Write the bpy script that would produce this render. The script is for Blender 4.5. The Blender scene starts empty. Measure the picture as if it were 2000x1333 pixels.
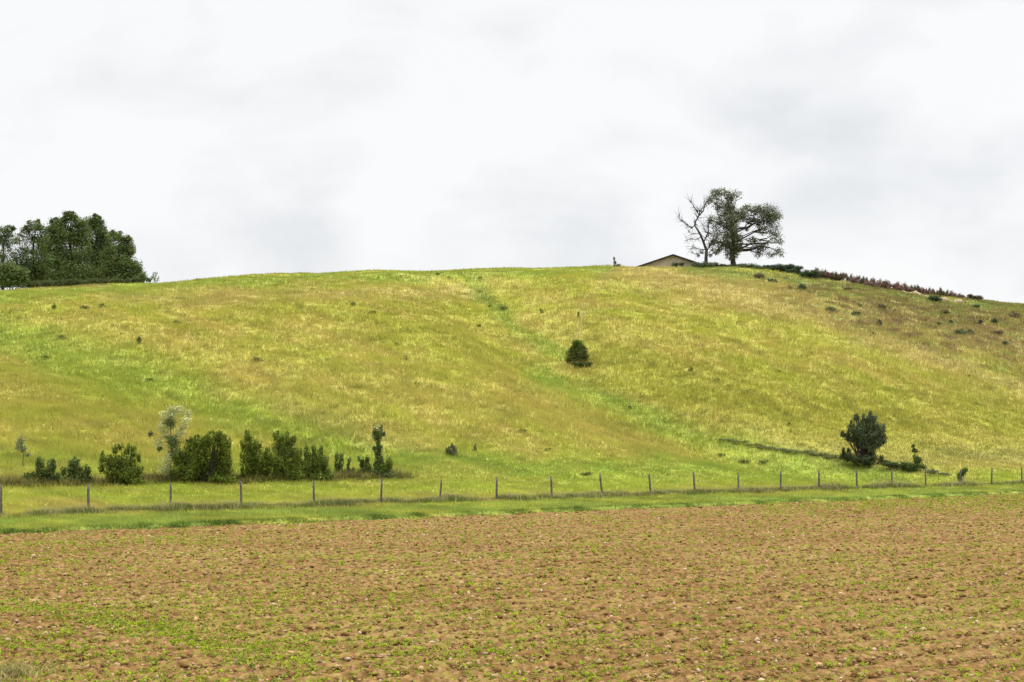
import bpy, math, random
import numpy as np

sc = bpy.context.scene
COL = sc.collection
F_PX = 2778.0          # focal length in photograph pixels (50 mm on a 36 mm wide frame)
HOR = 863.0            # photograph row of the eye level
CAM_Z = 3.0
random.seed(4)

# ------------------------------------------------------------------ helpers
def _hash(ix, iy, seed):
    h = (ix.astype(np.int64) * 374761393 + iy.astype(np.int64) * 668265263 + seed * 974711) & 0x7fffffff
    h = ((h ^ (h >> 13)) * 1274126177) & 0x7fffffff
    return (h ^ (h >> 16)) & 0x7fffffff

def perlin(x, y, seed=0):
    x = np.asarray(x, float); y = np.asarray(y, float)
    ix = np.floor(x); iy = np.floor(y); fx = x - ix; fy = y - iy
    def g(dx, dy):
        a = _hash(ix + dx, iy + dy, seed) * (2 * math.pi / 0x7fffffff)
        return np.cos(a) * (fx - dx) + np.sin(a) * (fy - dy)
    sx = fx * fx * fx * (fx * (fx * 6 - 15) + 10); sy = fy * fy * fy * (fy * (fy * 6 - 15) + 10)
    a = g(0, 0); b = g(1, 0); c = g(0, 1); e = g(1, 1)
    return ((a + (b - a) * sx) * (1 - sy) + (c + (e - c) * sx) * sy) * 1.5

def fbm(x, y, seed=0, oct=3):
    s = 0; a = 1.0
    for k in range(oct):
        s = s + a * perlin(np.asarray(x) * 2 ** k, np.asarray(y) * 2 ** k, seed + k * 7); a *= 0.5
    return s

def smooth(e0, e1, x):
    t = np.clip((x - e0) / (e1 - e0), 0, 1); return t * t * (3 - 2 * t)

def tag(o, label=None, cat=None, group=None, kind=None):
    if label: o['label'] = label
    if cat: o['category'] = cat
    if group: o['group'] = group
    if kind: o['kind'] = kind
    return o

def empty(name, loc):
    o = bpy.data.objects.new(name, None); COL.objects.link(o); o.location = loc
    o.empty_display_size = 0.3
    return o

def mesh_np(name, V, Fc, mat, col=None, parent=None, base=None, smooth_shade=False):
    V = np.asarray(V, np.float32); Fc = np.asarray(Fc, np.int32)
    if base is not None: V = V - np.asarray(base, np.float32)
    n, k = Fc.shape
    me = bpy.data.meshes.new(name)
    me.vertices.add(len(V)); me.vertices.foreach_set('co', V.ravel())
    me.loops.add(n * k); me.loops.foreach_set('vertex_index', Fc.ravel())
    me.polygons.add(n)
    me.polygons.foreach_set('loop_start', np.arange(0, n * k, k, dtype=np.int32))
    me.polygons.foreach_set('loop_total', np.full(n, k, np.int32))
    if smooth_shade: me.polygons.foreach_set('use_smooth', np.ones(n, bool))
    me.update(calc_edges=True)
    if col is not None:
        a = me.color_attributes.new('tint', 'FLOAT_COLOR', 'POINT')
        c = np.ones((len(V), 4), np.float32); c[:, :3] = col
        a.data.foreach_set('color', c.ravel())
    me.materials.append(mat)
    o = bpy.data.objects.new(name, me); COL.objects.link(o)
    if parent is not None: o.parent = parent
    elif base is not None: o.location = tuple(float(v) for v in base)
    return o

# ------------------------------------------------------------------ materials
def new_mat(name):
    m = bpy.data.materials.new(name); m.use_nodes = True
    nt = m.node_tree; nt.nodes.clear()
    return m, nt, nt.nodes, nt.links

def plant_mat(name, trans=0.35, rough_noise=0.25, nscale=3.0, tint=(1, 1, 1)):
    m, nt, N, L = new_mat(name)
    out = N.new('ShaderNodeOutputMaterial'); mix = N.new('ShaderNodeMixShader')
    d = N.new('ShaderNodeBsdfDiffuse'); t = N.new('ShaderNodeBsdfTranslucent')
    at = N.new('ShaderNodeAttribute'); at.attribute_name = 'tint'
    geo = N.new('ShaderNodeTexCoord'); no = N.new('ShaderNodeTexNoise')
    no.inputs['Scale'].default_value = nscale; no.inputs['Detail'].default_value = 3
    mr = N.new('ShaderNodeMapRange'); mr.inputs['To Min'].default_value = 1 - rough_noise; mr.inputs['To Max'].default_value = 1 + rough_noise
    mr.inputs['From Min'].default_value = 0.3; mr.inputs['From Max'].default_value = 0.7
    mu = N.new('ShaderNodeVectorMath'); mu.operation = 'SCALE'
    L.new(geo.outputs['Object'], no.inputs['Vector']); L.new(no.outputs[0], mr.inputs['Value'])
    L.new(at.outputs['Color'], mu.inputs[0]); L.new(mr.outputs[0], mu.inputs['Scale'])
    L.new(mu.outputs[0], d.inputs['Color']); L.new(mu.outputs[0], t.inputs['Color'])
    mix.inputs[0].default_value = trans
    L.new(d.outputs[0], mix.inputs[1]); L.new(t.outputs[0], mix.inputs[2]); L.new(mix.outputs[0], out.inputs[0])
    return m

def ground_mat(name, scale, amt, bump, bscale):
    m, nt, N, L = new_mat(name)
    out = N.new('ShaderNodeOutputMaterial'); d = N.new('ShaderNodeBsdfPrincipled')
    d.inputs['Roughness'].default_value = 1.0; d.inputs['Specular IOR Level'].default_value = 0.05
    at = N.new('ShaderNodeAttribute'); at.attribute_name = 'tint'
    tc = N.new('ShaderNodeTexCoord'); no = N.new('ShaderNodeTexNoise')
    no.inputs['Scale'].default_value = scale; no.inputs['Detail'].default_value = 5; no.inputs['Roughness'].default_value = 0.65
    mr = N.new('ShaderNodeMapRange'); mr.inputs['From Min'].default_value = 0.3; mr.inputs['From Max'].default_value = 0.7
    mr.inputs['To Min'].default_value = 1 - amt; mr.inputs['To Max'].default_value = 1 + amt
    mu = N.new('ShaderNodeVectorMath'); mu.operation = 'SCALE'
    L.new(tc.outputs['Object'], no.inputs['Vector']); L.new(no.outputs[0], mr.inputs['Value'])
    L.new(at.outputs['Color'], mu.inputs[0]); L.new(mr.outputs[0], mu.inputs['Scale'])
    L.new(mu.outputs[0], d.inputs['Base Color'])
    n2 = N.new('ShaderNodeTexNoise'); n2.inputs['Scale'].default_value = bscale; n2.inputs['Detail'].default_value = 4
    bp = N.new('ShaderNodeBump'); bp.inputs['Strength'].default_value = bump; bp.inputs['Distance'].default_value = 0.05
    L.new(tc.outputs['Object'], n2.inputs['Vector']); L.new(n2.outputs[0], bp.inputs['Height']); L.new(bp.outputs[0], d.inputs['Normal'])
    L.new(d.outputs[0], out.inputs[0])
    return m

def noisy_mat(name, c1, c2, scale=(4, 4, 4), rough=0.85, bump=0.3):
    m, nt, N, L = new_mat(name)
    out = N.new('ShaderNodeOutputMaterial'); d = N.new('ShaderNodeBsdfPrincipled'); d.inputs['Roughness'].default_value = rough
    d.inputs['Specular IOR Level'].default_value = 0.15
    tc = N.new('ShaderNodeTexCoord'); mp = N.new('ShaderNodeMapping'); mp.inputs['Scale'].default_value = scale
    no = N.new('ShaderNodeTexNoise'); no.inputs['Scale'].default_value = 1; no.inputs['Detail'].default_value = 6
    cr = N.new('ShaderNodeValToRGB'); cr.color_ramp.elements[0].color = (*c1, 1); cr.color_ramp.elements[1].color = (*c2, 1)
    cr.color_ramp.elements[0].position = 0.35; cr.color_ramp.elements[1].position = 0.65
    bp = N.new('ShaderNodeBump'); bp.inputs['Strength'].default_value = bump; bp.inputs['Distance'].default_value = 0.02
    L.new(tc.outputs['Object'], mp.inputs[0]); L.new(mp.outputs[0], no.inputs['Vector']); L.new(no.outputs[0], cr.inputs[0])
    L.new(cr.outputs[0], d.inputs['Base Color']); L.new(no.outputs[0], bp.inputs['Height']); L.new(bp.outputs[0], d.inputs['Normal'])
    L.new(d.outputs[0], out.inputs[0])
    return m

M_LEAF = plant_mat('leaves', 0.3, 0.25, 2.0)
M_GRASS = plant_mat('grass_blades', 0.5, 0.08, 1.0)
M_WEED = plant_mat('weed_leaves', 0.35, 0.2, 8.0)
M_HILL = ground_mat('meadow_ground', 1.6, 0.3, 0.6, 5)
M_SOIL = ground_mat('ploughed_soil', 7.0, 0.35, 0.8, 22)
M_CLOD = ground_mat('clod_soil', 14.0, 0.3, 0.6, 30)
M_BARK = noisy_mat('bark', (0.022, 0.018, 0.014), (0.06, 0.05, 0.04), (6, 6, 2))
M_DEAD = noisy_mat('dead_wood', (0.028, 0.024, 0.022), (0.07, 0.062, 0.056), (6, 6, 2))
M_POST = noisy_mat('weathered_wood', (0.05, 0.045, 0.042), (0.14, 0.125, 0.115), (25, 25, 4))
M_WIRE = noisy_mat('galvanised_wire', (0.2, 0.2, 0.2), (0.32, 0.32, 0.32), (5, 5, 5), 0.5, 0)
M_WALL = noisy_mat('render_wall', (0.31, 0.265, 0.215), (0.42, 0.365, 0.30), (0.7, 0.7, 1.2))
M_ROOF = noisy_mat('dark_roofing', (0.02, 0.02, 0.022), (0.05, 0.048, 0.048), (2, 2, 2), 0.7)

# ------------------------------------------------------------------ terrain
NX, NY, EC = -0.616, 0.787, 46.2        # the field edge: NX*x + NY*y = EC
FENCE_B = 8.6                           # fence runs parallel to it
CR_PX = [-900, -300, 0, 150, 310, 385, 550, 800, 1000, 1180, 1260, 1440, 1530, 1600, 1700, 1800, 1900, 2000, 2300, 3000]
CR_Y = [625, 590, 572, 562, 555, 551, 541, 531, 527, 523, 524, 525, 533, 545, 559, 575, 589, 597, 619, 684]
CD_PX = [-900, 0, 600, 1000, 1440, 2000, 2400, 3000]
CD_D = [175, 176, 186, 194, 196, 190, 215, 270]
_kx = np.linspace(-900, 3000, 400)
def _sm(xs, ys, w=60):
    g = np.array([np.mean(np.interp(k + np.linspace(-w, w, 9), xs, ys)) for k in _kx]); return g
_CRY = _sm(CR_PX, CR_Y, 35); _CRD = _sm(CD_PX, CD_D, 150)
GULLIES = []   # (polyline xy, depth, width)

def Z0(x, y):
    y = np.maximum(y, 5.0); u = x / y; px = 1000 + F_PX * u
    yc = np.interp(px, _kx, _CRY); dc = np.interp(px, _kx, _CRD)
    den = np.maximum(NY + NX * u, 0.3)
    d0 = np.minimum((EC + 11.0) / den, dc - 30)
    zc = CAM_Z + (HOR - yc) / F_PX * dc
    L = dc - d0; s = np.clip((y - d0) / L, 0, 1)
    m0 = 0.045; m1 = (zc - CAM_Z) / dc * 1.10
    z = zc * (3 * s * s - 2 * s ** 3) + m0 * L * s * (1 - s) ** 2 + m1 * L * s * s * (s - 1)
    past = np.maximum(y - dc, 0)
    z = z + m1 * past - 0.006 * past ** 2 * (past < 60) - (past >= 60) * (0.006 * 3600 + 0.72 * (past - 60))
    return np.maximum(z, -0.2)

def pdist(x, y, P):
    best = np.full(np.shape(x), 1e9)
    for (ax, ay), (bx, by) in zip(P[:-1], P[1:]):
        vx, vy = bx - ax, by - ay; t = np.clip(((x - ax) * vx + (y - ay) * vy) / (vx * vx + vy * vy + 1e-9), 0, 1)
        best = np.minimum(best, np.hypot(x - ax - t * vx, y - ay - t * vy))
    return best

def Z(x, y):
    x = np.asarray(x, float); y = np.asarray(y, float)
    z = Z0(x, y)
    for P, dep, w in GULLIES:
        z = z - dep * np.exp(-(pdist(x, y, P) / w) ** 2)
    b = NX * x + NY * y - EC
    z = z + smooth(14, 40, b) * (0.35 * fbm(x / 14, y / 14, 3, 2) + 0.10 * perlin(x / 2.2, y / 2.2, 9))
    z = z + smooth(-0.05, 0.35, b) * 0.13 + 0.04 * perlin(x / 3, y / 3, 5) * smooth(0, 2, b)
    return z

def hit(px, row, dmin=20.0, dmax=205.0):
    """ground point seen at a pixel of the photograph"""
    u = (px - 1000) / F_PX; k = (HOR - row) / F_PX
    d = np.linspace(dmin, dmax, 3000)
    g = Z(u * d, d) - (CAM_Z + k * d)
    i = np.argmax(g > 0) if np.any(g > 0) else int(np.argmax(g))
    return np.array([u * d[i], d[i], float(Z(u * d[i], d[i]))])

for pts, dep, w in [([(925, 548), (985, 620), (1060, 672), (1135, 718), (1260, 792), (1400, 850), (1620, 892)], 2.2, 7.0),
                    ([(-100, 610), (150, 690), (330, 750), (600, 860)], 1.5, 7.0),
                    ([(1750, 875), (1900, 886), (2050, 898)], 0.4, 3.0)]:
    GULLIES_new = ([tuple(hit(a, b)[:2]) for a, b in pts], dep, w)
    GULLIES.append(GULLIES_new)

def proj(x, y, z):
    return 1000 + F_PX * x / y, HOR - F_PX * (z - CAM_Z) / y

# grass colours (albedo)
OCHRE = np.array([0.385, 0.328, 0.086]); YEL = np.array([0.345, 0.352, 0.060]); GREEN = np.array([0.235, 0.300, 0.050])
OLIVE = np.array([0.265, 0.255, 0.042]); TAN = np.array([0.415, 0.335, 0.125]); BROWN = np.array([0.200, 0.145, 0.070])
DKGR = np.array([0.070, 0.105, 0.026]); LIME = np.array([0.280, 0.330, 0.046]); MEADG = np.array([0.170, 0.225, 0.058])
STROKES = [
    ([(1170, 700), (1400, 780), (1700, 830), (2000, 835)], 70, OLIVE, .7),  # olive grass, with the gully's shaded right side painted into its colour
    ([(-50, 730), (100, 800), (300, 830), (420, 840)], 60, OLIVE, .3),
    ([(330, 610), (650, 600), (900, 640), (1000, 740)], 45, OLIVE, .3),
    ([(200, 582), (500, 578), (930, 572)], 14, TAN, .6),
    ([(150, 640), (400, 680), (700, 750), (1000, 800)], 28, OCHRE, .7),
    ([(550, 790), (700, 850), (850, 880)], 26, TAN, .55),
    ([(980, 750), (1150, 830), (1320, 885)], 26, OCHRE, .7),
    ([(1180, 530), (1300, 545), (1400, 560), (1600, 620), (1800, 695), (2050, 780)], 24, TAN, .75),
    ([(1280, 545), (1500, 570), (1750, 630), (2050, 690)], 34, TAN, .6),
    ([(1700, 610), (1850, 620), (2050, 660)], 46, BROWN, .6),
    ([(1560, 560), (1700, 590), (1900, 610), (2050, 620)], 20, BROWN, .35),
    ([(1340, 522), (1500, 540), (1650, 558), (1800, 582), (2050, 612)], 15, MEADG, .8),
    ([(1500, 870), (1750, 900), (2050, 900)], 25, TAN, .5),
    ([(-50, 640), (150, 690), (300, 740), (450, 800), (620, 860), (780, 905)], 34, GREEN, .85),
    ([(-50, 660), (60, 700), (260, 770)], 35, GREEN, .45),
    ([(-50, 585), (300, 560), (600, 542), (900, 535), (1190, 524)], 13, GREEN, .85),
    ([(925, 555), (965, 600), (1005, 645), (1100, 695)], 17, GREEN, .75),
    ([(940, 570), (985, 612)], 9, DKGR, .5),
    ([(1040, 735), (1250, 812), (1400, 862), (1560, 893), (1760, 930)], 22, GREEN, .85),
    ([(-50, 905), (300, 915), (650, 925)], 24, GREEN, .6),
    ([(150, 700), (330, 765), (520, 830), (680, 885)], 46, LIME, .5), ([(1128, 655), (1140, 600), (1170, 560), (1198, 526)], 6, TAN, .6),
    ([(760, 900), (1000, 915), (1300, 915), (1600, 925), (1760, 935)], 24, GREEN, .95),
    ([(-50, 975), (400, 965), (800, 953), (1400, 945), (2050, 935)], 17, LIME, .85),
    ([(1800, 872), (1900, 884), (2000, 896)], 9, DKGR, .4),
    ([(-50, 566), (100, 560), (210, 556)], 4, BROWN, .7),  # dry brown grass, the shade along this strip painted in with it
]
_l0, _l1 = hit(150, 620)[:2], hit(760, 850)[:2]; _r0, _r1 = hit(1350, 570)[:2], hit(1950, 770)[:2]
_al = math.atan2(*( _l1 - _l0)[::-1]); _ar = math.atan2(*(_r1 - _r0)[::-1])
def streak(x, y, seed, la, lb):
    def one(a): 
        p = x * math.cos(a) + y * math.sin(a); q = -x * math.sin(a) + y * math.cos(a)
        return fbm(p / la, q / lb, seed, 2)
    k = smooth(0.0, 0.06, x / y); return one(_al) * (1 - k) + one(_ar) * k
def grass_col(x, y, z):
    px, row = proj(x, y, z)
    n1 = 0.6 * fbm(x / 9, y / 16, 21, 3) + 0.75 * streak(x, y, 63, 22, 3.2); n2 = fbm(x / 2.5, y / 4, 33, 3)
    t = smooth(-0.95, 0.75, n1 + 0.4 * n2)[..., None]
    c = OCHRE * (1 - t) + YEL * t
    wob = 14 * fbm(x / 6, y / 9, 41, 2)
    for P, w, cc, st in STROKES:
        Q = [(a, b * 1.0) for a, b in P]
        dd = pdist(px, row + wob * min(1, w / 16), Q)
        a = st * np.exp(-(dd / w) ** 2) * (0.85 + 0.3 * np.clip(n2, -1, 1))
        a = np.clip(a, 0, 1)[..., None]
        c = c * (1 - a) + cc * a
    up_ = smooth(-10, 25, 540 + (px - 1300) * 0.30 - row) * smooth(1420, 1650, px)     # rough brown pasture on the upper right
    m1_ = streak(x, y, 201, 3.2, 2.0) + 0.5 * fbm(x / 1.2, y / 1.8, 211, 2)
    a = (up_ * smooth(-0.15, 0.6, m1_) * 0.78)[..., None]; c = c * (1 - a) + np.array([0.150, 0.100, 0.055]) * a
    a = (up_ * smooth(0.15, 0.8, -m1_) * 0.6)[..., None]; c = c * (1 - a) + np.array([0.155, 0.205, 0.060]) * a
    b = NX * x + NY * y - EC                        # mown verge below the fence
    v = (1 - smooth(6.2, 7.6, b + 0.4 * n2))[..., None]
    vc = np.array([0.225, 0.275, 0.056]) * (1 + 0.25 * np.clip(n2, -1, 1)[..., None]) 
    vc = vc + smooth(-0.3, 0.6, fbm(x / 5, y / 5, 77, 2))[..., None] * np.array([0.06, 0.02, 0.0])
    c = c * (1 - v) + vc * v
    # mottling
    k = np.exp(0.09 * np.clip(fbm(x / 1.3, y / 2.2, 55, 2), -1.2, 1.2) + 0.19 * np.clip(streak(x, y, 83, 9, 1.3), -1.2, 1.2))[..., None]
    dk = (smooth(0.35, 0.8, streak(x, y, 91, 2.6, 1.5) + 0.3 * n1) * smooth(10, 30, b) * 0.38)[..., None]
    c = c * k * (1 - dk) + np.array([0.105, 0.125, 0.028]) * dk
    return c

# --- hill sheet
us = np.concatenate([np.linspace(-0.75, -0.42, 60, endpoint=False), np.linspace(-0.42, 0.42, 500, endpoint=False), np.linspace(0.42, 0.72, 50)])
tt = np.concatenate([np.linspace(0, 0.02, 14, endpoint=False), np.linspace(0.02, 1, 480, endpoint=False), np.linspace(1, 1.9, 40)])
U, T = np.meshgrid(us, tt)
de = EC / (NY + NX * U); dc_ = np.interp(1000 + F_PX * U, _kx, _CRD)
D = de + (dc_ - de) * T
X = U * D; Y = D
wob = 0.22 * fbm(X / 1.2, Y / 1.2, 61, 3); X = X - NX * wob * (T == 0) ; Y = Y - NY * wob * (T == 0)
ZZ = Z(X, Y); ZZ[0] = -0.05
V = np.stack([X, Y, ZZ], -1).reshape(-1, 3)
nr, nc = X.shape
I = np.arange(nr * nc).reshape(nr, nc)
Fq = np.stack([I[:-1, :-1], I[:-1, 1:], I[1:, 1:], I[1:, :-1]], -1).reshape(-1, 4)
C = grass_col(V[:, 0], V[:, 1], V[:, 2]) * 0.8
tag(mesh_np('hill', V, Fq, M_HILL, C, smooth_shade=True), 'grassy hill of dry meadow rising behind the wire fence', 'hill', kind='structure')

# --- ploughed field sheet
uf = np.concatenate([np.linspace(-3, -0.95, 40, endpoint=False), np.linspace(-0.95, -0.46, 130, endpoint=False), np.linspace(-0.46, 0.46, 760, endpoint=False), np.linspace(0.46, 0.95, 130, endpoint=False), np.linspace(0.95, 3, 40)])
df = 2.0 * (1 + 0.03) ** np.arange(0, 71); df = df[df < 14.5]
df = np.concatenate([df, 14.5 * 1.0026 ** np.arange(0, 760)])
U, D = np.meshgrid(uf, df); X = U * D; Y = D
b = NX * X + NY * Y - EC
zf = 0.042 * fbm(X / 0.17, Y / 0.17, 101, 3) * (0.75 + 0.4 * fbm(X / 2, Y / 2, 8, 2)) + 0.04 * fbm(X / 1.6, Y / 1.6, 111, 2)
rdg = np.sin((X * 0.787 + Y * 0.616) * 0 + b * 2 * math.pi / 0.75 + 0.6 * perlin(X / 4, Y / 4, 13)) * 0.03
zf = zf + rdg - 0.3 * smooth(1.5, 3.0, b)
SOIL = np.array([0.148, 0.081, 0.027]); SOIL2 = np.array([0.232, 0.142, 0.058]); SOIL3 = np.array([0.070, 0.040, 0.016])
n = fbm(X / 0.11, Y / 0.2, 121, 3) * 1.2; n2 = fbm(X / 5, Y / 3, 131, 3)
t = smooth(-0.6, 0.7, n + 0.35 * n2)[..., None]
cf = SOIL * (1 - t) + SOIL2 * t
t2 = smooth(0.2, 0.75, fbm(X / 0.17, Y / 0.26, 141, 2))[..., None] * 0.72
cf = cf * (1 - t2) + SOIL3 * t2
gr = (smooth(0.15, 0.8, fbm(X / 0.22, Y / 0.4, 151, 3) + 0.5 * n2) * 0.55)[..., None]
cf = cf * (1 - gr) + np.array([0.20, 0.19, 0.038]) * gr
V = np.stack([X, Y, zf], -1).reshape(-1, 3)
nr, nc = X.shape; I = np.arange(nr * nc).reshape(nr, nc)
Fq = np.stack([I[:-1, :-1], I[:-1, 1:], I[1:, 1:], I[1:, :-1]], -1).reshape(-1, 4)
keep = (b[:-1, :-1] < 3.2).reshape(-1)
tag(mesh_np('field', V, Fq[keep], M_SOIL, cf.reshape(-1, 3)), 'brown ploughed field with pale clods and sparse green seedlings', 'field', kind='structure')
# --- ground beyond
V = [(-2500, -2500, -0.6), (2500, -2500, -0.6), (2500, 2500, -0.6), (-2500, 2500, -0.6)]
tag(mesh_np('ground', V, [(0, 1, 2, 3)], M_SOIL, np.array([[0.17, 0.14, 0.05]] * 4)), 'flat land around the field and hill', 'ground', kind='structure')

# ------------------------------------------------------------------ grass stuff
def blades(rng, x, y, z, h, w, col, per, spread, lean=0.35):
    """per thin triangular blades at every root"""
    n = len(x); N_ = n * per
    x = np.repeat(x, per) + rng.normal(0, 1, N_) * np.repeat(spread, per)
    y = np.repeat(y, per) + rng.normal(0, 1, N_) * np.repeat(spread, per)
    z = np.repeat(z, per); h = np.repeat(h, per) * rng.uniform(0.55, 1.2, N_); w = np.repeat(w, per) * rng.uniform(0.6, 1.3, N_)
    a = rng.uniform(0, 2 * math.pi, N_); l = rng.normal(0, lean, (N_, 2)) * h[:, None]
    dx = np.cos(a) * w / 2; dy = np.sin(a) * w / 2
    V = np.empty((N_, 3, 3), np.float32)
    V[:, 0] = np.stack([x - dx, y - dy, z - 0.03], -1); V[:, 1] = np.stack([x + dx, y + dy, z - 0.03], -1)
    V[:, 2] = np.stack([x + l[:, 0], y + l[:, 1], z + h], -1)
    c = np.repeat(col, per, 0) * rng.uniform(0.9, 1.1, (N_, 1)) * rng.uniform(0.96, 1.06, (N_, 3))
    return V.reshape(-1, 3), np.arange(N_ * 3).reshape(-1, 3), np.repeat(c, 3, 0)

rng = np.random.default_rng(7)
# meadow
n = 218499
u = rng.uniform(-0.54, 0.54, n); d0 = (EC + 7.5) / (NY + NX * u); dc_ = np.interp(1000 + F_PX * u, _kx, _CRD) + 6
d = d0 * (dc_ / d0) ** rng.uniform(0, 1, n)
x = u * d; y = d; z = Z(x, y)
c = grass_col(x, y, z); b = NX * x + NY * y - EC
tall = 0.14 + 0.22 * smooth(16, 40, b) + 0.10 * np.clip(fbm(x / 5, y / 5, 17, 2), -1, 1) * smooth(16, 40, b)
px, row = proj(x, y, z)
tall = tall * (1 - 0.5 * smooth(0.88, 0.99, d / (dc_ - 6)))
r = rng.uniform(0, 1, n); dk = (r < 0.012) & (b > 14); pale = (r > 0.988)
c[dk] = c[dk] * 0.35 + np.array([0.05, 0.075, 0.02]); tall[dk] *= 1.25
c[pale] = c[pale] * 0.6 + np.array([0.15, 0.13, 0.06])
V, Fc, cc = blades(rng, x, y, z, np.maximum(tall, 0.08), 0.022 + 0.0004 * d, c, 5, 0.10 + 0.0012 * d)
tag(mesh_np('meadow_grass', V, Fc, M_GRASS, cc), 'long dry yellow green meadow grass covering the hill', 'grass', kind='stuff')
# verge
n = 69000
u = rng.uniform(-0.54, 0.54, n); bb = rng.uniform(0.05, 8.0, n); d = (EC + bb) / (NY + NX * u)
x = u * d; y = d; z = Z(x, y); c = grass_col(x, y, z)
V, Fc, cc = blades(rng, x, y, z, 0.06 + 0.11 * rng.uniform(0, 1, n) ** 2, np.full(n, 0.022), c * np.exp(rng.normal(0, .22, (n, 1))), 4, np.full(n, 0.08), 0.5)
n2_ = 14000                                             # lush dark tufts leaning over the furrow edge
u = rng.uniform(-0.47, 0.47, n2_); bb = rng.normal(0.25, 0.22, n2_); d = (EC + bb) / (NY + NX * u)
x = u * d; y = d; z = Z(x, y) - 0.02
m = fbm(x / 1.4, y / 1.4, 23, 2) + rng.normal(0, 0.3, len(x)) > 0.0
x, y, z, d = x[m], y[m], z[m], d[m]
c = np.array([0.085, 0.145, 0.026]) * rng.uniform(0.6, 1.5, (len(x), 1))
hh = 0.09 + 0.10 * np.clip(fbm(x / 0.8, y / 0.8, 29, 2), -0.5, 1)
V2, F2, c2 = blades(rng, x, y, z, hh, np.full(len(x), 0.022), c, 5, np.full(len(x), 0.07), 0.5)
V = np.concatenate([V, V2]); Fc = np.concatenate([Fc, F2 + len(cc)]); cc = np.concatenate([cc, c2])
tag(mesh_np('verge_grass', V, Fc, M_GRASS, cc), 'short bright green grass strip between ploughed field and fence', 'grass', kind='stuff')
# rough grass at the fence foot
n = 29899
u = rng.uniform(-0.54, 0.54, n); bb = FENCE_B - 0.2 + rng.normal(0, 0.55, n); d = (EC + bb) / (NY + NX * u)
x = u * d; y = d; z = Z(x, y)
nn = fbm(x / 1.8, y / 1.8, 37, 3)
m = nn + rng.normal(0, 0.25, n) > -0.15
x, y, z, d, nn = x[m], y[m], z[m], d[m], nn[m]
k = rng.uniform(0, 1, (len(x), 1))
kk = np.clip(fbm(x / 4, y / 4, 39, 2), -1, 1)[:, None]
c = np.where(k + 0.35 * kk < 0.58, np.array([0.115, 0.160, 0.034]), np.where(k < 0.88, np.array([0.140, 0.112, 0.052]), np.array([0.33, 0.30, 0.13])))
hh = (0.20 + 0.22 * np.clip(nn, -0.4, 1)) * np.where(k[:, 0] > 0.90, 1.7, 1.0)
V, Fc, cc = blades(rng, x, y, z, hh, 0.018 + 0.0003 * d, c, 6, np.full(len(x), 0.12), 0.4)
# and below the hedge
n = 9000
P = [hit(a, b) for a, b in [(-60, 955), (60, 948), (200, 947), (330, 942), (450, 942), (560, 938), (680, 935), (775, 933)]]
seg = rng.integers(0, len(P) - 1, n); t = rng.uniform(0, 1, n)[:, None]
A = np.array(P)[seg] * (1 - t) + np.array(P)[seg + 1] * t
x = A[:, 0] + rng.normal(0, 0.5, n); y = A[:, 1] + 0.4 + rng.normal(0, 0.55, n); z = Z(x, y)
k = rng.uniform(0, 1, (n, 1))
c = np.where(k < 0.55, np.array([0.085, 0.105, 0.025]), np.where(k < 0.88, np.array([0.12, 0.10, 0.035]), np.array([0.26, 0.24, 0.07])))
hh = (0.20 + 0.20 * np.clip(fbm(x / 1.5, y / 1.5, 43, 2), -0.8, 1)) * np.where(k[:, 0] > 0.8, 1.9, 1.0)
V2, F2, c2 = blades(rng, x, y, z, hh, np.full(n, 0.04), c, 6, np.full(n, 0.14), 0.45)
V = np.concatenate([V, V2]); Fc = np.concatenate([Fc, F2 + len(cc)]); cc = np.concatenate([cc, c2])
tag(mesh_np('rough_grass', V, Fc, M_GRASS, cc), 'dark uncut grass and weeds along the fence foot and hedge foot', 'grass', kind='stuff')

# ------------------------------------------------------------------ field stuff
def soil_z(x, y):
    return 0.04 * fbm(x / 1.6, y / 1.6, 111, 2) 
def field_pts(rng, n, dmin, uu=0.72):
    u = rng.uniform(-uu, uu, n); de = (EC - 0.15) / np.maximum(NY + NX * u, 0.35)
    d = dmin * (de / dmin) ** rng.uniform(0, 1, n)
    return u * d, d
ico = np.array([(0, 0, 1), (.894, 0, .447), (.276, .851, .447), (-.724, .526, .447), (-.724, -.526, .447), (.276, -.851, .447),
                (.724, .526, -.447), (-.276, .851, -.447), (-.894, 0, -.447), (-.276, -.851, -.447), (.724, -.526, -.447), (0, 0, -1)])
icf = np.array([(0,1,2),(0,2,3),(0,3,4),(0,4,5),(0,5,1),(1,6,2),(2,7,3),(3,8,4),(4,9,5),(5,10,1),(6,7,2),(7,8,3),(8,9,4),(9,10,5),(10,6,1),(11,7,6),(11,8,7),(11,9,8),(11,10,9),(11,6,10)])
def lumps(rng, x, y, r, col, sq=0.65):
    n = len(x)
    sc_ = rng.uniform(0.6, 1.4, (n, 1, 3)) * np.array([1, 1, sq]) * r[:, None, None]
    j = 1 + rng.uniform(-0.28, 0.28, (n, 12, 1))
    a = rng.uniform(0, 6.28, n); ca, sa = np.cos(a)[:, None], np.sin(a)[:, None]
    p = ico[None] * j * sc_
    q = np.stack([p[..., 0] * ca - p[..., 1] * sa + x[:, None], p[..., 0] * sa + p[..., 1] * ca + y[:, None], p[..., 2] + (soil_z(x, y) + r * 0.25)[:, None]], -1)
    Fc = (icf[None] + 12 * np.arange(n)[:, None, None]).reshape(-1, 3)
    return q.reshape(-1, 3), Fc, np.repeat(col, 12, 0)
n = 72000
x, y = field_pts(rng, n, 15)
r = 0.010 + 0.030 * rng.uniform(0, 1, n) ** 3 + 0.0004 * y + 0.035 * (rng.uniform(0, 1, n) > 0.985) * rng.uniform(0.3, 1, n)
k = rng.uniform(0, 1, (n, 1))
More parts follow.
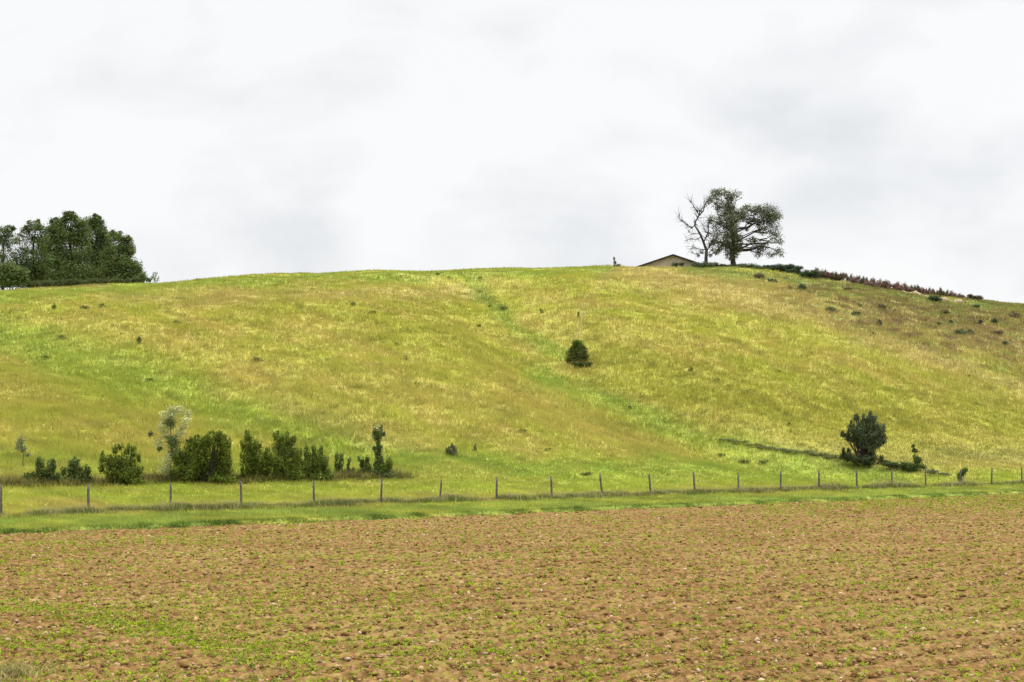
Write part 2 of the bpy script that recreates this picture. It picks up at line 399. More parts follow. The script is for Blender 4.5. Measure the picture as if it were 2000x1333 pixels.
c = np.where(k < 0.5, SOIL * 1.05, np.where(k < 0.78, SOIL2, np.array([0.33, 0.215, 0.11]))) * rng.uniform(0.75, 1.2, (n, 1))
V, Fc, cc = lumps(rng, x, y, r, c)
tag(mesh_np('soil_clods', V, Fc, M_CLOD, cc), 'crumbled brown clods strewn over the ploughed field', 'soil clods', kind='stuff')
n = 1700
x, y = field_pts(rng, n, 15)
r = 0.014 + 0.026 * rng.uniform(0, 1, n) ** 2 + 0.0004 * y
c = np.array([0.42, 0.31, 0.20]) * rng.uniform(0.75, 1.15, (n, 1))
V, Fc, cc = lumps(rng, x, y, r, c, 0.75)
tag(mesh_np('pale_stones', V, Fc, M_CLOD, cc), 'small pale stones scattered over the ploughed field', 'stones', kind='stuff')

WSTR = [([(-40, 1185), (130, 1195), (240, 1222), (330, 1240), (420, 1270), (520, 1290), (610, 1308)], 13, 1.0),
        ([(220, 1215), (330, 1232), (500, 1262), (640, 1275)], 16, .9),
        ([(-20, 1255), (130, 1275), (220, 1288), (320, 1300)], 9, .7), ([(740, 1272), (830, 1282), (960, 1282), (1010, 1290)], 9, .7),
        ([(1500, 990), (1750, 975), (2050, 975)], 16, 1.0), ([(1700, 985), (2050, 985)], 18, .6),
        ([(0, 1068), (250, 1062), (420, 1058)], 6, .6), ([(1650, 1200), (1800, 1215), (2000, 1180)], 20, .4)]
def weed_density(x, y):
    px, row = proj(x, y, 0.0)
    w = 0.22 + 0.45 * smooth(0.05, 0.9, fbm(x / 1.3, y / 1.8, 161, 3)) + 0.25 * smooth(-0.2, 0.8, fbm(x / 7, y / 4, 171, 2))
    for P, ww, s in WSTR:
        w = w + s * np.exp(-(pdist(px, row + 5 * perlin(x, y, 3), P) / ww) ** 2)
    return w
n = 250000
x, y = field_pts(rng, n, 15)
m = rng.uniform(0, 1, n) < weed_density(x, y) * 0.52
x, y = x[m], y[m]; n = len(x)
per = 5; N_ = n * per
a = rng.uniform(0, 6.283, N_); sz = np.repeat(0.011 + 0.022 * rng.uniform(0, 1, n) ** 2 + 0.0004 * y, per) * rng.uniform(0.6, 1.3, N_)
cx = np.repeat(x, per) + rng.normal(0, 0.012, N_); cy = np.repeat(y, per) + rng.normal(0, 0.012, N_); cz = np.repeat(soil_z(x, y) + 0.02, per)
up = rng.uniform(0.15, 1.1, N_)
ox, oy = np.cos(a), np.sin(a)
P0 = np.stack([cx, cy, cz], -1); dirv = np.stack([ox, oy, up], -1); dirv /= np.linalg.norm(dirv, axis=1)[:, None]
side = np.stack([-oy, ox, np.zeros(N_)], -1)
tip = P0 + dirv * sz[:, None] * 1.7; mid = P0 + dirv * sz[:, None] * 0.85 + np.array([0, 0, 1]) * sz[:, None] * 0.22
V = np.stack([P0, mid - side * sz[:, None] * 0.42, tip, mid + side * sz[:, None] * 0.42], 1).reshape(-1, 3)
k = rng.uniform(0, 1, (n, 1))
c = np.where(k < 0.6, np.array([0.235, 0.300, 0.022]), np.where(k < 0.75, np.array([0.15, 0.215, 0.030]), np.array([0.285, 0.275, 0.060])))
c = np.repeat(c, per, 0) * rng.uniform(0.75, 1.25, (N_, 1))
tag(mesh_np('field_weeds', V, np.arange(N_ * 4).reshape(-1, 4), M_WEED, np.repeat(c, 4, 0)), 'small bright green seedlings and weeds scattered over the ploughed soil', 'weeds', kind='stuff')

# straw coloured grass clump in the lower left corner
rng2 = np.random.default_rng(11)
cp = hit(28, 1325, 10)
base = empty('grass_clump', tuple(cp)); tag(base, 'straw and green grass clump in the near left corner of the ploughed field', 'grass clump')
for nm, cols, cnt in (('green_leaves', [(0.12, 0.17, 0.05), (0.22, 0.25, 0.06)], 230), ('dry_leaves', [(0.42, 0.32, 0.15), (0.36, 0.28, 0.12)], 330)):
    th = rng2.uniform(0, 6.28, cnt); rr = 0.34 * np.abs(rng2.normal(0, 1, cnt))
    bx = cp[0] - 0.12 + np.cos(th) * rr; by = cp[1] + 0.1 + np.sin(th) * rr * 1.8; bz = np.zeros(cnt)
    h = rng2.uniform(0.04, 0.22, cnt); ang = rng2.uniform(0, 6.28, cnt); le = rng2.uniform(0.2, 1.6, cnt) * h
    w = rng2.uniform(0.005, 0.010, cnt); wx, wy = -np.sin(ang) * w, np.cos(ang) * w
    def lv(t): return np.stack([bx + np.cos(ang) * le * t * t, by + np.sin(ang) * le * t * t, bz + h * (t - 0.25 * t * t)], -1)
    W = np.stack([wx, wy, np.zeros(cnt)], -1)
    Vv = []
    for t, s in ((0, 1), (0.5, .9), (1, .15)):
        Vv += [lv(t) - W * s, lv(t) + W * s]
    Vv = np.stack(Vv, 1).reshape(-1, 3); ii = 6 * np.arange(cnt)[:, None]
    Fq = np.concatenate([ii + np.array([0, 1, 3, 2]), ii + np.array([2, 3, 5, 4])])
    cl = np.array(cols)[rng2.integers(0, 2, cnt)] * rng2.uniform(0.7, 1.25, (cnt, 1))
    mesh_np(nm, Vv, Fq, M_GRASS, np.repeat(cl, 6, 0), base, cp)

# ------------------------------------------------------------------ tubes
def tube(P, R, k=6):
    """tapered tube through points P with radii R -> verts, quads"""
    P = np.asarray(P, float); n = len(P); V = []
    for i in range(n):
        t = P[min(i + 1, n - 1)] - P[max(i - 1, 0)]; t /= np.linalg.norm(t) + 1e-9
        a = np.cross(t, (0.31, 0.95, 0.05) if abs(t[1]) < 0.9 else (1, 0, 0)); a /= np.linalg.norm(a); bq = np.cross(t, a)
        for j in range(k):
            th = 2 * math.pi * j / k; V.append(P[i] + R[i] * (math.cos(th) * a + math.sin(th) * bq))
    Fq = []
    for i in range(n - 1):
        for j in range(k):
            Fq.append((i * k + j, i * k + (j + 1) % k, (i + 1) * k + (j + 1) % k, (i + 1) * k + j))
    V.append(P[-1] + (P[-1] - P[-2]) * 0.02); e = len(V) - 1
    V.append(P[0]); s = len(V) - 1
    for j in range(0, k, 2):
        Fq.append(((n - 1) * k + j, (n - 1) * k + (j + 1) % k, (n - 1) * k + (j + 2) % k, e))
        Fq.append(((j + 2) % k, (j + 1) % k, j, s))
    return np.array(V), np.array(Fq)

def curve_pts(a, b_, n, sag, rng, jit):
    a = np.asarray(a, float); b_ = np.asarray(b_, float); t = np.linspace(0, 1, n)[:, None]
    P = a * (1 - t) + b_ * t; L = np.linalg.norm(b_ - a)
    P[:, 2] += (np.sin(t[:, 0] * math.pi) * sag * L)
    P[1:-1] += rng.normal(0, jit * L, (n - 2, 3))
    return P

def join(parts):
    Vs, Fs, Cs, o = [], [], [], 0
    for p in parts:
        Vs.append(p[0]); Fs.append(p[1] + o); o += len(p[0])
        if len(p) > 2: Cs.append(p[2])
    return np.concatenate(Vs), np.concatenate(Fs), (np.concatenate(Cs) if Cs else None)

# ------------------------------------------------------------------ foliage
def leaf_cloud(rng, Cn, R, n, size, col, sub=14, sprig=0.08, upright=0.0, cvar=0.2, shoots=0.0):
    m = max(3, sub)
    sd = rng.normal(0, 1, (m, 3)); sd /= np.linalg.norm(sd, axis=1)[:, None]
    sr = rng.uniform(0.25, 0.95, (m, 1)) ** 0.7
    scn = sd * sr; sb = np.exp(rng.normal(0, cvar * 0.6, (m, 1))); hue = rng.normal(0, 0.06, (m, 1))
    k = rng.integers(0, m, n)
    g = rng.normal(0, 1, (n, 3)) * 0.27
    p = scn[k] + g
    q = np.linalg.norm(p, axis=1)[:, None]; p = np.where(q > 1.25, p / q * 1.25, p)
    sp = rng.uniform(0, 1, n) < sprig
    p[sp] *= rng.uniform(1.05, 1.3, (sp.sum(), 1))
    if shoots > 0:                                  # leaves gathered along upright shoots
        ms = max(3, int(m * 1.3)); a = rng.uniform(0, 6.283, ms); q = np.sqrt(rng.uniform(0, 1, ms))
        b0 = np.stack([np.cos(a) * q * .75, np.sin(a) * q * .75, rng.uniform(-1, -.5, ms)], -1)
        b1 = np.stack([np.cos(a) * q * 1.1 + rng.normal(0, .15, ms), np.sin(a) * q * 1.1, rng.uniform(0.1, 1.55, ms) * (1.1 - .5 * q)], -1)
        on = rng.uniform(0, 1, n) < shoots; ks = rng.integers(0, ms, n); t = rng.uniform(0, 1, (n, 1)) ** 0.8
        mn = min(R) * 1.0
        ps = b0[ks] * (1 - t) + b1[ks] * t + rng.normal(0, 1, (n, 3)) * (0.16 * mn / np.asarray(R)) * (1.3 - 0.9 * t)
        p = np.where(on[:, None], ps, p)
    pos = np.asarray(Cn) + p * np.asarray(R)
    nr = p * 0.7 + rng.normal(0, 0.6, (n, 3)) + np.array([0, 0, 0.35]); nr /= np.linalg.norm(nr, axis=1)[:, None]
    t = rng.normal(0, 1, (n, 3)) + np.array([0, 0, upright]); t -= nr * np.sum(t * nr, 1)[:, None]; t /= np.linalg.norm(t, axis=1)[:, None]
    s = np.cross(nr, t); sz = size * rng.uniform(0.6, 1.4, (n, 1))
    bend = nr * sz * 0.18
    V = np.stack([pos - t * sz * 0.5, pos + s * sz * 0.3 + bend, pos + t * sz * 0.5, pos - s * sz * 0.3 + bend], 1).reshape(-1, 3)
    c = np.asarray(col) * sb[k] * np.exp(rng.normal(0, cvar * 0.6, (n, 1)))
    c = c * np.concatenate([1 + hue[k] * 2, 1 + hue[k], np.ones((n, 1))], 1)
    return V, np.arange(n * 4).reshape(-1, 4), np.repeat(np.clip(c, 0.005, 0.6), 4, 0)

def plant(name, label, cat, base_px, base_row, clusters, col, leaf, dens, seed, group=None, D=None, stems=None, stem_r=0.04,
          crown_name='crown', stem_name='trunk', bark=None, shoots=0.0, depth=0.8, sprig=0.08, upright=0.0, limbs=True, trunk_top=None, sub=14, sink=0.0, cvar=0.2, zoff=0.35, grow=1.0, minry=0.0, skirt=False, lump=False):
    """a tree or bush: clusters are (px,row,rx,ry[,density][,colour]) measured at the plant's own distance"""
    rng = np.random.default_rng(seed)
    if D is None: p = hit(base_px, base_row)
    else:
        x = (base_px - 1000) / F_PX * D; p = np.array([x, D, float(Z(x, D))])
    d = p[1]; s = d / F_PX; p = p - np.array([0, 0, sink])
    base = empty(name, tuple(float(v) for v in p)); tag(base, label, cat, group)
    if skirt:
        lo = [c for c in clusters if c[1] + c[3] > base_row - 22]
        a0 = min(c[0] - c[2] for c in lo); a1 = max(c[0] + c[2] for c in lo); ns = max(2, int((a1 - a0) / 14))
        clusters = list(clusters) + [(a0 + (a1 - a0) * (i + .5) / ns, base_row - 7 + rng.uniform(-2, 1), (a1 - a0) / ns * .8, rng.uniform(6, 9), .9) for i in range(ns)]
    if shoots > 0 or lump:
        ext = []
        for c in clusters:
            if c[1] - c[3] < min(q[1] - q[3] for q in clusters if abs(q[0] - c[0]) <= max(q[2], 2)) + 7 and c[2] > 5:
                for _ in range(2 + int(c[2] > 10)):
                    f_ = rng.uniform(-.95, .95); yy_ = c[1] - c[3] * math.sqrt(1 - f_ * f_) * rng.uniform(.9, 1.1)
                    ext.append((c[0] + f_ * c[2], yy_, 2.4, rng.uniform(4, 8), .8) if shoots > 0 else (c[0] + f_ * c[2], yy_, rng.uniform(3.5, 6), rng.uniform(3, 5.5), .75))
        clusters = list(clusters) + ext
    span = max(c[0] + c[2] for c in clusters) - min(c[0] - c[2] for c in clusters)
    leaves = []; cent = []
    for cl in clusters:
        px, row, rx, ry = cl[:4]; rx = rx * grow; ry = max(ry * grow, rx * minry); dn = cl[4] if len(cl) > 4 and cl[4] else 1.0; cc = cl[5] if len(cl) > 5 else col
        off = rng.uniform(-1, 1) * zoff * max(0.0, span / 2 - rx) * s
        yy = d + off; k = yy / d
        Cn = np.array([(px - 1000) / F_PX * yy, yy, CAM_Z + (HOR - row) / F_PX * yy])
        R = np.array([rx * s, max(rx, ry) * s * depth, ry * s]) * k
        area = 4 * math.pi * ((R[0] * R[1]) ** 1.6 + (R[0] * R[2]) ** 1.6 + (R[1] * R[2]) ** 1.6) ** (1 / 1.6) / 3 ** (1 / 1.6)
        n = int(max(12, dens * dn * area / (leaf * leaf * 0.3)))
        leaves.append(leaf_cloud(rng, Cn, R * 0.9, n, leaf, cc, sub=int(max(4, sub * min(2.5, area / (leaf * leaf * 60)))), sprig=sprig, upright=upright, cvar=cvar, shoots=shoots))
        cent.append((Cn, R))
    V, Fq, cc = join(leaves)
    mesh_np(crown_name, V, Fq, M_LEAF, cc, base, p)
    if stems is not None or limbs:
        parts = []
        foot = p - np.array([0, 0, 0.15])
        if trunk_top is not None:
            tp = np.array([(trunk_top[0] - 1000) / F_PX * d, d, CAM_Z + (HOR - trunk_top[1]) / F_PX * d])
            tr = curve_pts(foot, tp, 7, 0.0, rng, 0.012); rr = np.linspace(stem_r * 1.25, stem_r * 0.55, 7); rr[0] *= 1.35
            parts.append(tube(tr, rr, 8))
            for Cn, R in cent:
                i = int(np.clip(np.searchsorted(tr[:, 2], Cn[2] - 0.45 * np.hypot(Cn[0] - p[0], Cn[1] - p[1]) ), 2, 6))
                Lm = curve_pts(tr[i], Cn, 6, 0.06, rng, 0.03)
                r0 = min(rr[i] * 0.55, 0.02 + 0.02 * np.linalg.norm(Cn - tr[i]))
                parts.append(tube(Lm, np.linspace(r0, r0 * 0.22, 6), 6))
                for _ in range(3):
                    e = Cn + rng.normal(0, 0.55, 3) * R
                    parts.append(tube(curve_pts(Lm[3], e, 4, 0.03, rng, 0.04), np.linspace(r0 * 0.4, r0 * 0.1, 4), 4))
        else:
            for Cn, R in cent:
                f = foot
                if Cn[2] < f[2] + 0.15: continue
                parts.append(tube(curve_pts(f, Cn + np.array([0, 0, R[2] * 0.4]), 6, 0.0, rng, 0.02), np.linspace(stem_r, stem_r * 0.3, 6), 6))
        if parts:
            V, Fq, _ = join(parts)
            mesh_np(stem_name, V, Fq, bark or M_BARK, None, base, p)
    return base

# tones
G_TREE = (0.108, 0.148, 0.054); G_TREE2 = (0.120, 0.160, 0.054); G_HEDGE = (0.125, 0.162, 0.028); G_HEDGE2 = (0.135, 0.175, 0.032)
G_PALE = (0.48, 0.49, 0.22); G_GREY = (0.16, 0.185, 0.10); G_DARK = (0.096, 0.122, 0.062); G_BROWN = (0.105, 0.070, 0.048)

# --- wood on the left of the skyline
GRV = 'trees of the copse on the left skyline'
plant('tree', 'sparse tree cut by the left edge of the photo, sky showing between its leaves', 'tree', 4, 0,
      [(12, 452, 15, 11), (4, 470, 14, 14), (16, 482, 12, 10, .5), (26, 470, 8, 10, .4), (2, 498, 18, 12, .6), (10, 520, 20, 16), (24, 545, 22, 14), (4, 548, 20, 14)], G_TREE, 0.22, 0.90, 31, GRV, grow=1.12, lump=True, sub=9, cvar=.36, sprig=.12, D=204, stem_r=0.22, trunk_top=(6, 480))
plant('tree', 'loose dark tree with sky gaps between the edge tree and the tallest tree', 'tree', 66, 0,
      [(68, 443, 16, 10), (50, 452, 9, 9), (84, 450, 12, 10), (62, 470, 18, 14, .6), (84, 478, 15, 16), (48, 490, 14, 12, .5), (72, 500, 20, 16, .8), (66, 528, 28, 22), (40, 520, 16, 14, .7), (58, 546, 30, 14), (90, 540, 20, 16), (96, 505, 12, 16), (36, 470, 9, 10, .5), (30, 500, 12, 16, .6), (92, 470, 10, 12), (70, 515, 30, 20)],
      G_TREE, 0.22, 0.95, 32, GRV, grow=1.12, lump=True, sub=9, cvar=.36, sprig=.12, D=208, stem_r=0.24, trunk_top=(66, 470))
plant('tree', 'tallest dense dark green tree in the middle of the left copse', 'tree', 136, 0,
      [(122, 432, 8, 8), (136, 426, 15, 10), (100, 455, 10, 12), (112, 438, 15, 11), (155, 437, 14, 12), (122, 455, 24, 18), (152, 460, 24, 20), (104, 480, 20, 22), (140, 492, 32, 28), (110, 515, 26, 24), (150, 528, 34, 24), (128, 545, 34, 16)],
      G_TREE2, 0.22, 1.35, 33, GRV, grow=1.12, lump=True, sub=9, cvar=.36, sprig=.12, D=200, stem_r=0.3, trunk_top=(138, 455))
plant('tree', 'round topped dark tree right of the tallest tree in the left copse', 'tree', 190, 0,
      [(192, 434, 9, 8), (183, 434, 15, 10), (206, 462, 9, 14), (212, 490, 14, 18), (180, 447, 16, 14), (197, 452, 12, 18), (188, 478, 22, 22), (180, 505, 24, 22), (198, 512, 22, 22), (190, 538, 28, 20)],
      G_TREE, 0.22, 1.35, 34, GRV, grow=1.12, lump=True, sub=9, cvar=.36, sprig=.12, D=203, stem_r=0.26, trunk_top=(190, 455))
plant('tree', 'lower tree sloping down at the right end of the left copse', 'tree', 238, 0,
      [(226, 463, 14, 9), (246, 470, 12, 9), (236, 488, 20, 16), (254, 490, 9, 14), (226, 510, 20, 18), (248, 515, 20, 18), (264, 520, 12, 12), (212, 500, 14, 20), (214, 530, 16, 22), (240, 538, 28, 18), (266, 540, 16, 14)],
      G_TREE2, 0.22, 1.30, 35, GRV, grow=1.12, lump=True, sub=9, cvar=.36, sprig=.12, D=198, stem_r=0.2, trunk_top=(240, 485))
plant('bush', 'rounded dark bush at the foot of the left copse, below the edge tree', 'bush', 20, 0,
      [(14, 522, 18, 10), (32, 533, 22, 14), (6, 543, 18, 16), (44, 546, 16, 14), (24, 552, 26, 12)], G_TREE2, 0.26, 1.3, 36, D=190, stem_r=0.08, crown_name='foliage', stem_name='stem')
plant('bush', 'long low dark undergrowth along the foot of the left copse', 'bush', 150, 0, [(60 + 15 * i, 556 - 0.5 * i, 13, 7) for i in range(15)], (0.085, 0.10, 0.04), 0.22, 1.2, 41, D=189, limbs=False, crown_name='foliage')
plant('bush', 'small dark bush at the right foot of the left copse', 'bush', 281, 0, [(280, 540, 9, 8), (272, 545, 10, 9), (290, 547, 7, 6)], G_TREE, 0.24, 1.2, 37, D=190, stem_r=0.05, crown_name='foliage', stem_name='stem')
plant('shrub', 'thin grey shrub standing right of the left copse', 'shrub', 303, 0, [(303, 536, 5, 6, .5), (300, 544, 7, 6, .6), (308, 545, 4, 5, .5)], G_GREY, 0.2, 0.7, 38, D=186, stem_r=0.04, crown_name='foliage', stem_name='stem')
plant('bush', 'tiny bush on the bare skyline right of the left copse', 'bush', 388, 0, [(388, 546, 5, 2.6)], G_HEDGE, 0.18, 1.3, 39, D=182, limbs=False, crown_name='foliage')

# --- hilltop on the right: tree, dead tree, shed
plant('tree', 'big broad crowned hilltop tree with sky gaps between its limbs', 'tree', 1433, 0,
      [(1426, 384, 8, 10), (1396, 382, 12, 7, .8), (1385, 391, 7, 6, .6), (1412, 376, 10, 5, .5), (1440, 380, 10, 5, .35), (1404, 402, 10, 9), (1424, 406, 10, 14, 1.2), (1389, 430, 9, 4, .7),
       (1412, 418, 10, 9, 1.1), (1428, 430, 13, 12, 1.2), (1409, 440, 13, 10), (1430, 452, 12, 14, 1.2), (1448, 420, 14, 9, 1.1), (1460, 408, 10, 6, .7), (1479, 411, 12, 5, .9), (1500, 413, 16, 6, .9),
       (1518, 421, 8, 9, .8), (1507, 431, 14, 4, .9), (1484, 434, 11, 10, .9), (1466, 430, 10, 8, .9), (1489, 450, 9, 8, .9), (1511, 448, 12, 4, .6), (1516, 465, 11, 4, .5), (1525, 474, 6, 3, .5),
       (1470, 470, 9, 4, .7), (1488, 482, 11, 5, .9), (1521, 494, 10, 3.5, .6), (1505, 498, 8, 3, .5), (1393, 470, 10, 5, .8), (1415, 476, 12, 9, 1.1), (1425, 489, 9, 13, 1.1), (1401, 488, 9, 5, .7),
       (1482, 496, 8, 4, .6), (1440, 466, 11, 11, 1.1), (1436, 494, 7, 10, .9), (1428, 503, 8, 6, .7), (1442, 482, 7, 9, .9), (1418, 462, 9, 10), (1400, 456, 9, 7, .6), (1457, 447, 6, 5, .6)],
      (0.125, 0.140, 0.078), 0.19, 0.72, 51, cvar=.32, grow=1.3, minry=0.78, D=196, stem_r=0.29, trunk_top=(1428, 420), depth=0.8, zoff=0.5, sprig=0.14)
rngd = np.random.default_rng(52); Dd = 194.5
def at(px, row, d): return np.array([(px - 1000) / F_PX * d, d, CAM_Z + (HOR - row) / F_PX * d])
bd = np.array([(1379 - 1000) / F_PX * Dd, Dd, 0]); bd[2] = float(Z(bd[0], Dd)) - 0.1
dt = empty('dead_tree', tuple(bd)); tag(dt, 'bare half dead tree with twisted grey limbs left of the big hilltop tree', 'tree')
tr = np.array([bd, at(1379, 504, Dd), at(1380, 490, Dd), at(1375, 476, Dd + .3), at(1370, 463, Dd), at(1364, 452, Dd - .2), at(1357, 441, Dd)])
V, Fq = tube(tr, [.28, .23, .20, .17, .145, .12, .09], 8); mesh_np('trunk', V, Fq, M_DEAD, None, dt, bd)
LIMBS = [((1357, 441), [(1358, 434), (1365, 421), (1368, 412)], .13), ((1366, 421), [(1374, 412), (1376, 402), (1379, 396), (1386, 390)], .09), ((1366, 421), [(1360, 412), (1354, 402), (1348, 392)], .08),
         ((1357, 441), [(1350, 446), (1340, 438), (1329, 431), (1324, 421)], .08), ((1368, 464), [(1360, 468), (1348, 467), (1338, 470)], .06), ((1377, 488), [(1368, 488), (1358, 484), (1352, 481)], .06),
         ((1374, 474), [(1380, 462), (1384, 452), (1383, 440), (1390, 430)], .10), ((1380, 490), [(1388, 480), (1393, 470), (1402, 464)], .10), ((1366, 456), [(1352, 458), (1344, 452)], .05),
         ((1380, 492), [(1366, 495), (1357, 497), (1350, 494)], .05), ((1380, 455), [(1374, 446), (1372, 436)], .05)]
for a, pts, r in LIMBS:
    off = rngd.uniform(-1.2, 1.2)
    P = [at(*a, Dd)] + [at(q[0], q[1], Dd + off * (i + 1) / len(pts)) for i, q in enumerate(pts)]
    parts = [tube(P, np.linspace(r, r * 0.3, len(P)), 6)]
    for i in range(1, len(P)):
        for _ in range(8):
            v = (P[i] - P[i - 1]) * rngd.uniform(0.4, 1.1) + rngd.normal(0, 0.5, 3)
            st = P[i - 1] * .4 + P[i] * .6
            parts.append(tube(curve_pts(st, st + v, 4, 0.04, rngd, 0.05), np.linspace(r * .38, r * .12, 4), 4))
    V, Fq, _ = join(parts); mesh_np('limb', V, Fq, M_DEAD, None, dt, bd)
lv = [leaf_cloud(rngd, at(px, row, Dd + rngd.uniform(-.6, .6)), np.array([rx, rx * .8, ry]) * Dd / F_PX, n, 0.2, (0.06, 0.065, 0.04), sub=5)
      for px, row, rx, ry, n in [(1388, 476, 6, 6, 50), (1354, 484, 6, 4, 16), (1384, 497, 8, 6, 60), (1386, 458, 6, 6, 30), (1392, 444, 6, 5, 40), (1394, 496, 8, 6, 90), (1390, 484, 7, 7, 80), (1374, 492, 5, 6, 40), (1362, 500, 6, 4, 40)]]
V, Fq, cc = join(lv); mesh_np('crown', V, Fq, M_LEAF, cc, dt, bd)

# shed behind the crest
Db = 203.0; sx = Db / F_PX
ap = at(1314, 498, Db); xl = (1240 - 1000) * sx; xr = (1388 - 1000) * sx; hw = (xr - xl) / 2; xc = ap[0]
pitch = 0.335; ze = ap[2] - pitch * hw; zg = float(Z(xc, Db)) - 0.5; ln = 11.0
bb_ = np.array([xc, Db, zg]); fb = empty('farm_building', tuple(bb_)); tag(fb, 'low beige farm building with a dark gabled roof behind the hill crest', 'building')
zg2 = min(zg, ze - 2.2)
W = hw - 0.25; ov = 0.14
prof = [(-W, zg2), (W, zg2), (W, ze + pitch * 0.25 - ov), (0, ap[2] - ov), (-W, ze + pitch * 0.25 - ov)]
Vw = [(xc + a, Db + q, z_) for q in (0, ln) for a, z_ in prof]
me = bpy.data.meshes.new('wall'); me.from_pydata([tuple(np.array(v) - bb_) for v in Vw], [], [(0, 1, 2, 3, 4), (9, 8, 7, 6, 5), (1, 6, 7, 2), (5, 0, 4, 9), (0, 5, 6, 1)])
me.materials.append(M_WALL); ow = bpy.data.objects.new('wall', me); COL.objects.link(ow); ow.parent = fb
th = 0.17
pr = [(-hw - .25, ze - pitch * .25 - .12), (0, ap[2] - .12), (hw + .25, ze - pitch * .25 - .12), (hw + .25, ze - pitch * .25 + th - .12), (0, ap[2] + th - .12), (-hw - .25, ze - pitch * .25 + th - .12)]
Vr = [(xc + a, Db + q, z_) for q in (-0.45, ln + .45) for a, z_ in pr]
Fr = [(0, 1, 4, 5), (1, 2, 3, 4), (11, 10, 7, 6), (10, 9, 8, 7)] + [(i, i + 6, (i + 1) % 6 + 6, (i + 1) % 6) for i in range(6)]
me = bpy.data.meshes.new('roof'); me.from_pydata([tuple(np.array(v) - bb_) for v in Vr], [], Fr)
me.materials.append(M_ROOF); orf = bpy.data.objects.new('roof', me); COL.objects.link(orf); orf.parent = fb

def bush(label, px, row, clusters, col, seed, leaf=0.16, dens=1.4, group=None, cat='bush', name='bush', **k):
    k.setdefault('crown_name', 'foliage'); k.setdefault('stem_name', 'stem')
    return plant(name, label, cat, px, row, clusters, col, leaf, dens, seed, group, **k)

# bushes on the crest
bush('small clipped looking bush in front of the beige building wall', 1323, 523, [(1318, 517, 7, 4), (1330, 517, 6, 4)], (0.098, 0.133, 0.063), 61, D=190, stem_r=.04)
bush('low grey green bush at the right end of the building', 1368, 524, [(1362, 518, 10, 5), (1376, 517, 10, 5), (1388, 518, 9, 5)], (0.119, 0.147, 0.084), 62, D=190, stem_r=.04)
bush('wide low green bush at the right of the big hilltop trunk', 1466, 527, [(1450, 520, 14, 5.5), (1470, 522, 16, 6), (1486, 525, 12, 5), (1455, 526, 14, 4), (1480, 529, 14, 4)], (0.105, 0.140, 0.063), 63, D=190, stem_r=.04)
bush('dark low hedge along the skyline right of the big tree', 1530, 530, [(1500, 523, 14, 5), (1520, 522, 14, 5.5), (1540, 522, 14, 5.5), (1558, 524, 10, 5), (1505, 528, 16, 5), (1530, 530, 16, 5), (1552, 532, 16, 6)], (0.063, 0.091, 0.045), 64, D=190, cat='hedge', name='low_hedge', stem_r=.04)
bush('low dark undergrowth between the dead tree and the big tree', 1410, 525, [(1395, 517, 10, 4), (1412, 520, 12, 4), (1428, 521, 8, 4)], (0.070, 0.077, 0.042), 65, D=191, stem_r=.04)
bush('round dark green bush at the right end of the skyline hedge', 1580, 545, [(1574, 536, 12, 8), (1588, 536, 11, 8)], (0.070, 0.101, 0.050), 66, leaf=.18, dens=1.7, stem_r=.05)
bush('oval dark bush alone on the green slope below the brown scrub', 1826, 591, [(1821, 584, 9, 6), (1832, 584, 8, 6)], (0.059, 0.090, 0.045), 67, stem_r=.04)
bush('pointed little bush alone on the middle of the skyline', 1200, 521, [(1199, 507, 2.5, 5, .6), (1201, 514, 4, 4, .6), (1206, 519, 8, 3, .5)], (0.119, 0.147, 0.049), 68, leaf=.14, D=191, stem_r=.03)
# brown scrub along the skyline
SG = 'brown scrub along the right skyline'
rs = random.Random(5)
SCRUB = []
q = 1600.0
while q < 1888:
    SCRUB.append((q, float(np.interp(q, [1600, 1640, 1700, 1760, 1820, 1888], [532, 540, 552, 561, 570, 582])) + rs.uniform(-2, 1.5), rs.uniform(8, 15), rs.uniform(3.5, 7.5)))
    q += rs.uniform(7, 15)
for i, (px, row, rx, ry) in enumerate(SCRUB):
    bush('low reddish brown scrub bush in the row along the right skyline', px, 0, [(px, row + 3, rx, ry, .8), (px + rs.uniform(-8, 8), row + 5, rx * 1.1, ry * .7, .8), (px + rs.uniform(-9, 9), row + 1, 3, ry * 1.1, .6)],
         [(0.21, 0.125, 0.10), (0.18, 0.11, 0.085), (0.24, 0.16, 0.13), (0.15, 0.13, 0.075)][rs.randrange(4)], 70 + i, leaf=.12, dens=.75, group=SG, D=188.0 + rs.uniform(-1.2, 1.5), sprig=.2, upright=1.0, shoots=.8, stem_r=.02, bark=M_DEAD)
bush('dense brown bush at the lower right end of the skyline scrub', 1905, 0, [(1898, 580, 9, 5), (1911, 582, 9, 5)], (0.119, 0.101, 0.053), 90, D=187, stem_r=.03)
# pale bare earth bank below the scrub
P = [hit(px, row) for px, row in [(1592, 541), (1615, 544), (1640, 549), (1720, 562), (1800, 578), (1880, 591)]]
V = []; Fq = []
for i, q in enumerate(np.linspace(0, len(P) - 1, 220)):
    j = min(int(q), len(P) - 2); p = P[j] * (1 - q + j) + P[j + 1] * (q - j)
    w = 0.45 * (1 + 0.5 * perlin(q * 4.3, 0.5, 3)); hgt = max(0.0, 0.22 + 0.30 * perlin(q * 5.1, 1.7, 8) + 0.15 * perlin(q * 13.1, 2.7, 9))
    for k_, (dy, dz) in enumerate([(-w, -0.2), (-w * .6, hgt * .5), (-w * .1, hgt), (w * .7, hgt * .8), (w * 1.2, -0.2)]):
        yy = p[1] + dy; V.append((p[0] + 0.15 * perlin(q * 7, k_ * 3.3, 2), yy, float(Z(p[0], yy)) + dz))
V = np.array(V); nn_ = 220
